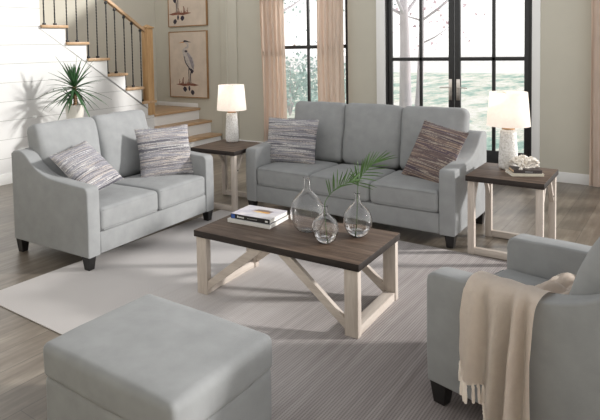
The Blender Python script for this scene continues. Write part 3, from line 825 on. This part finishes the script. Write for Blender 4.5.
# ------------------------------------------------------------------ glass vases
def vase(label, x, y, prof, water):
    z = .4502
    t = thing('glass_vase', label, 'vase', (x, y, z), 0, 'clear glass vases on the coffee table')
    P = [(p.x, p.y) for p in smooth_path([(r, zz, 0) for r, zz in prof], 40)]
    bm = new(); th = .0042
    inner = []
    for i, (r, zz) in enumerate(P):
        a = P[max(i-1, 0)]; b = P[min(i+1, len(P)-1)]; d = Vector((b[0]-a[0], b[1]-a[1])).normalized()
        inner.append((max(.001, r-d.y*th), zz+d.x*th))
    inner[0] = (max(.001, P[0][0]-.002), P[0][1]+th*1.6)
    lathe(bm, P+inner[::-1], 48, False, False)
    # close the foot
    bm.verts.ensure_lookup_table(); n = len(P)*2; seg = 48
    bm.faces.new([bm.verts[i] for i in range(seg)][::-1]); bm.faces.new([bm.verts[(n-1)*seg+i] for i in range(seg)])
    v = finish('vase_body', bm, M['glass'], t, 60)
    if water:
        wp = [(max(.001, r-.0012), zz+.0004) for r, zz in inner if zz < water]
        bm = new(); lathe(bm, wp, 48, True, True); finish('water', bm, M['water'], t, 60)
    return t
vase('large empty clear glass bottle vase on the coffee table', -2.02, 3.42,
     [(.045, 0), (.066, .004), (.092, .035), (.112, .085), (.116, .135), (.105, .185), (.075, .232), (.044, .262), (.027, .285), (.022, .32), (.022, .355), (.026, .362)], 0)
vase('smallest clear glass vase at the front, with water and a palm frond', -1.81, 3.28,
     [(.03, 0), (.042, .003), (.064, .025), (.081, .065), (.083, .10), (.070, .138), (.042, .166), (.023, .184), (.017, .205), (.017, .228), (.023, .236)], .05)
vase('round clear glass vase nearest the table right end, holding a tall palm frond', -1.70, 3.515,
     [(.032, 0), (.046, .003), (.072, .028), (.091, .075), (.093, .115), (.079, .158), (.048, .195), (.026, .218), (.018, .245), (.017, .275), (.022, .283)], .055)

cam_dir = Vector((-.6297, .7769, 0)); cam_r = Vector((.7769, .6297, 0)); UPV = Vector((0, 0, 1))
def frond(label, base, rib, blades, seed):
    """rib and leaf tips in metres (right, up, away) from the base of the stem"""
    rr = random.Random(seed)
    t = thing('palm_frond', label, 'plant', base, 0, 'palm fronds in the glass vases')
    def P(a): return cam_r*a[0]+UPV*a[1]+cam_dir*a[2]
    path = smooth_path([P(a) for a in rib], 40)
    bm = new(); tube(bm, path, [.0032-.0022*i/40 for i in range(41)], 6); stm = finish('stem', bm, M['frond'], t)
    bm = new()
    for u, ang, ln in blades:
        k = min(39, int(u*40)); p = path[k]; a = R(ang+rr.uniform(-5, 5))
        dd = (cam_r*math.cos(a)+UPV*math.sin(a)+cam_dir*rr.uniform(-.35, .35)).normalized()
        wv = dd.cross(cam_dir+Vector((rr.uniform(-.3, .3), rr.uniform(-.3, .3), 0))).normalized()
        prev = None
        for i in range(7):
            f = i/6; q = p+dd*ln*f-UPV*ln*.10*f*f; ww = .0036*math.sin(PI*min(1, .12+f*.88))**.8+.0003
            th = wv.cross(dd).normalized()*.0006
            cur = [bm.verts.new(q+wv*ww), bm.verts.new(q+th*3), bm.verts.new(q-wv*ww), bm.verts.new(q-th)]
            if prev:
                for j in range(4): bm.faces.new((prev[j], prev[(j+1) % 4], cur[(j+1) % 4], cur[j]))
            else: bm.faces.new(cur[::-1])
            prev = cur
        bm.faces.new(prev)
    finish('leaf_blades', bm, M['frond'], t, 40)
bl = []
for i in range(14):
    f = i/13; bl.append((.54+.44*f, 104-66*f, .135-.05*abs(f-.3)))
for i in range(7):
    f = i/6; bl.append((.62+.37*f, 24-16*f, .09))
frond('palm frond leaning right out of the smallest front vase', (-1.81, 3.28, .4555), [(.012, 0, 0), (.003, .12, 0), (-.002, .235, 0), (.025, .29, .0), (.08, .335, .02), (.15, .36, .05), (.20, .365, .08)], bl, 3)
bl = []
for i in range(17):
    f = i/16; bl.append((.52+.47*f, 110-80*f, .17-.05*abs(f-.4)))
for i in range(9):
    f = i/8; bl.append((.54+.44*f, -14+38*f, .115+.03*f))
for i in range(5):
    f = i/4; bl.append((.53+.06*f, 150-20*f, .07+.03*f))
frond('tall palm frond fanning out of the round vase on the right', (-1.70, 3.515, .456), [(-.012, 0, 0), (-.004, .14, 0), (.0, .27, 0), (.004, .32, 0), (.03, .375, .02), (.085, .43, .04), (.15, .475, .06)], bl, 8)

# ------------------------------------------------------------------ yucca in its pot on a stand behind the loveseat
PX, PY = -6.40, 4.86; PZ = .765
bm = new(); bx(bm, -.16, .16, -.16, .16, PZ-.03, PZ, .004)
pl = thing('plant_stand', 'stand carrying the potted yucca behind the loveseat', 'stand', (PX, PY, 0))
finish('stand_top', bm, M['white_paint'], pl)
for x in (-1, 1):
    for y in (-1, 1): box_obj('leg', (x*.14-.015, x*.14+.015, y*.14-.015, y*.14+.015, 0, PZ-.03), M['white_paint'], pl, .002)
yu = thing('potted_yucca', 'spiky green yucca in a cream pot behind the loveseat, against the white wall', 'plant', (PX, PY, PZ+.0005))
bm = new(); lathe(bm, [(.085, 0), (.10, .01), (.116, .09), (.122, .17), (.122, .215), (.112, .217), (.11, .19), (.02, .188)], 40); finish('pot', bm, M['pot'], yu, 50)
bm = new(); lathe(bm, [(.02, .186), (.109, .19), (.10, .196), (.03, .205)], 24); finish('soil', bm, M['soil'], yu)
bm = new(); rr = random.Random(4)
tr = smooth_path([(0, 0, .19), (.008, .01, .25), (-.004, .015, .36), (.0, .01, .47)], 24)
tube(bm, tr, [.026+.004*math.sin(i*2.1) for i in range(25)], 10)
tube(bm, smooth_path([(-.02, -.03, .19), (-.03, -.045, .24), (-.025, -.04, .31)], 14), [.018+.003*math.sin(i*2.3) for i in range(15)], 9)
finish('trunk', bm, M['trunk'], yu)
bm = new()
def blade(p, d, ln, wid, droop):
    d = d.normalized(); s = d.cross(UPV)
    if s.length < .05: s = Vector((1, 0, 0))
    s.normalize(); nrm = s.cross(d).normalized(); prev = None
    for i in range(9):
        f = i/8; q = p+d*ln*f-UPV*droop*ln*f*f; q.x = max(q.x, -.43+.03*f); w2 = wid*(math.sin(PI*min(1, .22+.78*f))**.9)+.0004
        cur = [bm.verts.new(q+s*w2+nrm*w2*.35), bm.verts.new(q+nrm*.0012), bm.verts.new(q-s*w2+nrm*w2*.35), bm.verts.new(q-nrm*.0012)]
        if prev:
            for j in range(4): bm.faces.new((prev[j], prev[(j+1) % 4], cur[(j+1) % 4], cur[j]))
        else: bm.faces.new(cur[::-1])
        prev = cur
    bm.faces.new(prev)
for i in range(58):
    a = i*2.39996; e = R(84)-R(122)*(i/57)**.95+rr.uniform(-.15, .15)
    d = Vector((math.cos(a)*math.cos(e)*.85, math.sin(a)*math.cos(e), math.sin(e)))
    blade(Vector((0, .01, .465-.06*i/57)), d, rr.uniform(.36, .54)*(.85 if e > 1.1 else 1), .017, .06+.20*(1-abs(e)/1.5))
for i in range(16):
    a = i*2.39996+1; e = rr.uniform(-.4, .9)
    d = Vector((math.cos(a)*math.cos(e)*.8, math.sin(a)*math.cos(e), math.sin(e)))
    blade(Vector((-.025, -.04, .31)), d, rr.uniform(.20, .30), .013, .2)
finish('leaves', bm, M['leaf'], yu, 40)

# ------------------------------------------------------------------ throw over the armchair's near arm
th = thing('throw_blanket', 'cream knitted throw with tassels draped over the near arm of the armchair', 'blanket', W_(-.405, 3.023), R(-103.86))
Wc, Dc = .885, .94
XO = Wc/2; f0 = -Dc/2
# path across the arm: (x, z, y shift, width scale)
ctl = [(XO-.78, .507, .02, .80), (XO-.66, .512, .03, .82), (XO-.54, .512, .04, .84), (XO-.42, .514, .04, .86), (XO-.30, .518, .03, .88), (XO-.20, .525, .02, .94), (XO-.155, .55, .02, .97), (XO-.142, .61, .015, 1.0), (XO-.125, .658, .005, 1.0), (XO-.07, .679, 0, 1.0), (XO-.010, .672, 0, 1.0), (XO+.016, .625, .0, 1.0), (XO+.020, .50, .0, 1.02), (XO+.026, .36, .0, 1.05), (XO+.032, .24, .0, 1.08), (XO+.036, .13, .0, 1.10)]
pa = smooth_path([(c[0], c[1], c[2]) for c in ctl], 120); pw = smooth_path([(c[3], 0, 0) for c in ctl], 120)
bm = new(); nt_ = 72; rows = []; ya, yb = f0+.225, f0+.52
for i, (q, w_) in enumerate(zip(pa, pw)):
    s = i/120; row = []
    for j in range(nt_+1):
        t_ = j/nt_; out = max(0, min(1, (s-.62)/.2)); ins = max(0, min(1, (.50-s)/.15))
        y = (ya+yb)/2+(t_-.5)*(yb-ya)*w_.x+q.z
        fold = math.sin(2*PI*(3.1*t_+.10*math.sin(3*s+6*t_)))*.5+.5
        fold = fold**1.5+.35*(math.sin(2*PI*5.3*t_+1+s*2)*.5+.5)
        dx = .055*fold*out*(.4+.9*s)+.004*noise.noise(Vector((t_*9, s*12, 2)))*out
        dz = .004*fold*(1-out)
        lump = (abs(noise.noise(Vector((t_*3.2, s*11, 1))))*.075+.045*abs(math.sin(11*t_+24*s)))*ins*min(1, s*8+.15)*min(1, .15+5*t_)*min(1, .15+5*(1-t_))
        hem = max(0, s-.72)/.28*(.20-.27*min(1, t_*1.7))-.02*math.sin(2*PI*2.6*t_)*max(0, s-.8)/.2
        row.append(bm.verts.new((q.x+dx, y+.012*math.sin(7*s+5*t_)*out, q.y+dz+lump+hem)))
    rows.append(row)
for a, b in zip(rows, rows[1:]):
    for j in range(nt_): bm.faces.new((a[j], a[j+1], b[j+1], b[j]))
hemv = [v.co.copy() for v in rows[-1]]
bmesh.ops.solidify(bm, geom=bm.faces[:], thickness=-.006)
finish('blanket_cloth', bm, M['cream'], th, 70)
rr = random.Random(6)
for k in range(30):
    c = hemv[int((k+.5)/30*nt_)]; ln = rr.uniform(.065, .085); ox, oy = rr.uniform(-.004, .006), rr.uniform(-.008, .008)
    z1 = max(.012, c.z-ln)
    bm = new(); tube(bm, [(c.x, c.y, c.z+.006), (c.x, c.y, c.z-.008), (c.x+ox*.4, c.y+oy*.4, c.z-.018), (c.x+ox*.7, c.y+oy*.7, (c.z+z1)/2-.01), (c.x+ox, c.y+oy, z1)], [.004, .0075, .0058, .0078, .0062], 7)
    finish('tassel', bm, M['cream'], th, 60)

# ------------------------------------------------------------------ outdoors
bm = new(); bx(bm, -60, 20, YW+.15, 34, -.25, -.06); struct(finish('ground_lawn', bm, M['lawn'], smooth=0))
bm = new(); bx(bm, -95, 25, 34, 80, -.25, -.065); struct(finish('ground_haze', bm, M['haze'], smooth=0))  # added white strip, paints the hazy distance beyond the lawn
def tree(label, x, y, h, r, seed, leafm, lean=0, leaf=60):
    rr = random.Random(seed)
    t = thing('tree', label, 'tree', (x, y, -.065), 0, 'bare trees beyond the glass door')
    bm = new(); path = smooth_path([(0, 0, 0), (lean*.3, .05, h*.35), (lean*.6, 0, h*.7), (lean, 0, h)], 16); tube(bm, path, [r*(1-.75*i/16)+(.12*r if i == 0 else 0) for i in range(17)], 10)
    tips = []
    for k in range(14):
        i = rr.randint(6, 15); p = path[i]; a = rr.uniform(0, 2*PI); d = Vector((math.cos(a), math.sin(a), rr.uniform(.3, 1.1))).normalized(); ln = h*rr.uniform(.15, .32)
        q = p+d*ln*.5+Vector((0, 0, -.04)); e = p+d*ln; tube(bm, [p, q, e], [r*.3, r*.2, r*.06], 6); tips += [q, e, (q+e)/2]
    finish('trunk', bm, M['bark'], t, 60)
    bm = new()
    for k in range(leaf*4):
        p = rr.choice(tips)+Vector((rr.gauss(0, .35), rr.gauss(0, .35), rr.gauss(0, .3))); u = Vector((rr.uniform(-1, 1), rr.uniform(-1, 1), rr.uniform(-1, 1))).normalized(); v = u.orthogonal(); sz = rr.uniform(.03, .07)
        bm.faces.new([bm.verts.new(p+u*sz), bm.verts.new(p+v*sz*.5), bm.verts.new(p-u*sz), bm.verts.new(p-v*sz*.5)])
    finish('foliage', bm, leafm, t, 0)
tree('pale tree trunk outside the left pane of the glass door', -5.28, 13.5, 5.2, .15, 1, M['blueleaf'], -.1)
tree('slim pinkish tree outside the glass door near its middle', -5.6, 15.2, 4.4, .10, 2, M['twig'], .2, 110)
tree('pale tree outside the narrow window', -9.3, 14.0, 5.0, .15, 3, M['blueleaf'], .2, 90)
def shrub(label, x, y, h, seed):
    rr = random.Random(seed); bm = new()
    t = thing('shrub', label, 'shrub', (x, y, -.06))
    for k in range(7):
        a = rr.uniform(0, 2*PI); tube(bm, [(0, 0, 0), (.2*math.cos(a), .2*math.sin(a), h*.5), (.45*math.cos(a), .45*math.sin(a), h*.95)], [.02, .014, .005], 6)
    finish('stems', bm, M['bark'], t)
    bm = new()
    for k in range(900):
        p = Vector((rr.gauss(0, .45), rr.gauss(0, .45), h*.1+abs(rr.gauss(.45, .28))*h)); u = Vector((rr.uniform(-1, 1), rr.uniform(-1, 1), rr.uniform(-1, 1))).normalized(); v = u.orthogonal(); sz = rr.uniform(.03, .07)
        bm.faces.new([bm.verts.new(p+u*sz), bm.verts.new(p+v*sz*.5), bm.verts.new(p-u*sz), bm.verts.new(p-v*sz*.5)])
    finish('foliage', bm, M['blueleaf'], t, 0)
shrub('pale leafy shrub low outside the narrow window, left of its bar', -7.9, 12.6, 1.35, 1)
shrub('pale leafy shrub low outside the narrow window, right of its bar', -6.7, 12.4, 1.25, 2)

# ------------------------------------------------------------------ light
w = bpy.data.worlds.new('World'); sc.world = w; w.use_nodes = True
bg = w.node_tree.nodes['Background']; wt = w.node_tree
tc = wt.nodes.new('ShaderNodeTexCoord'); sx = wt.nodes.new('ShaderNodeSeparateXYZ'); wt.links.new(tc.outputs['Generated'], sx.inputs[0])
wt.links.new(ramp(wt, sx.outputs['Z'], [(.0, (1.0, .99, .97)), (.30, (.80, .79, .775)), (.75, (.28, .28, .28))]), bg.inputs['Color']); bg.inputs['Strength'].default_value = 1.3
sd_ = bpy.data.lights.new('sun', 'SUN'); sd_.energy = 2.7; sd_.angle = R(4.5); sd_.color = (1, .975, .94)
so = bpy.data.objects.new('sun', sd_); col.objects.link(so)
el = R(21); az = Vector((.80, .60, 0)).normalized()
dirv = -(az*math.cos(el)+UPV*math.sin(el)); so.rotation_euler = dirv.to_track_quat('-Z', 'Y').to_euler(); so.location = (5, 5, 6)

# ------------------------------------------------------------------ camera (level, shifted lens)
cd = bpy.data.cameras.new('camera'); cam = bpy.data.objects.new('camera', cd); col.objects.link(cam); sc.camera = cam
FPX = 589.884; cd.sensor_fit = 'HORIZONTAL'; cd.sensor_width = 36; cd.lens = FPX*36/600
cd.shift_x = 82.151/600; cd.shift_y = -132.21/600
yaw, pitch, roll = R(39.026), R(3.004), R(1.306)
fw = Vector((-math.sin(yaw)*math.cos(pitch), math.cos(yaw)*math.cos(pitch), -math.sin(pitch)))
rt = Vector((math.cos(yaw), math.sin(yaw), 0)); up = rt.cross(fw)
# image axes rolled about the view direction
r2 = rt*math.cos(roll)-up*math.sin(roll)*-1*-1 if False else None
cr, sr = math.cos(roll), math.sin(roll)
right = rt*cr-up*sr; upv = rt*sr+up*cr
cam.matrix_world = Matrix.Translation((0, 0, 1.705)) @ Matrix((right, upv, -fw)).transposed().to_4x4()
cd.clip_start = .05

sc.view_settings.view_transform = 'Standard'; sc.view_settings.look = 'None'; sc.view_settings.exposure = .42; sc.view_settings.gamma = 1; sc.view_settings.use_curve_mapping = False
sc.render.use_sequencer = False
try:
    sc.cycles.use_denoising = True; sc.cycles.max_bounces = 12; sc.cycles.transparent_max_bounces = 16
except Exception: pass
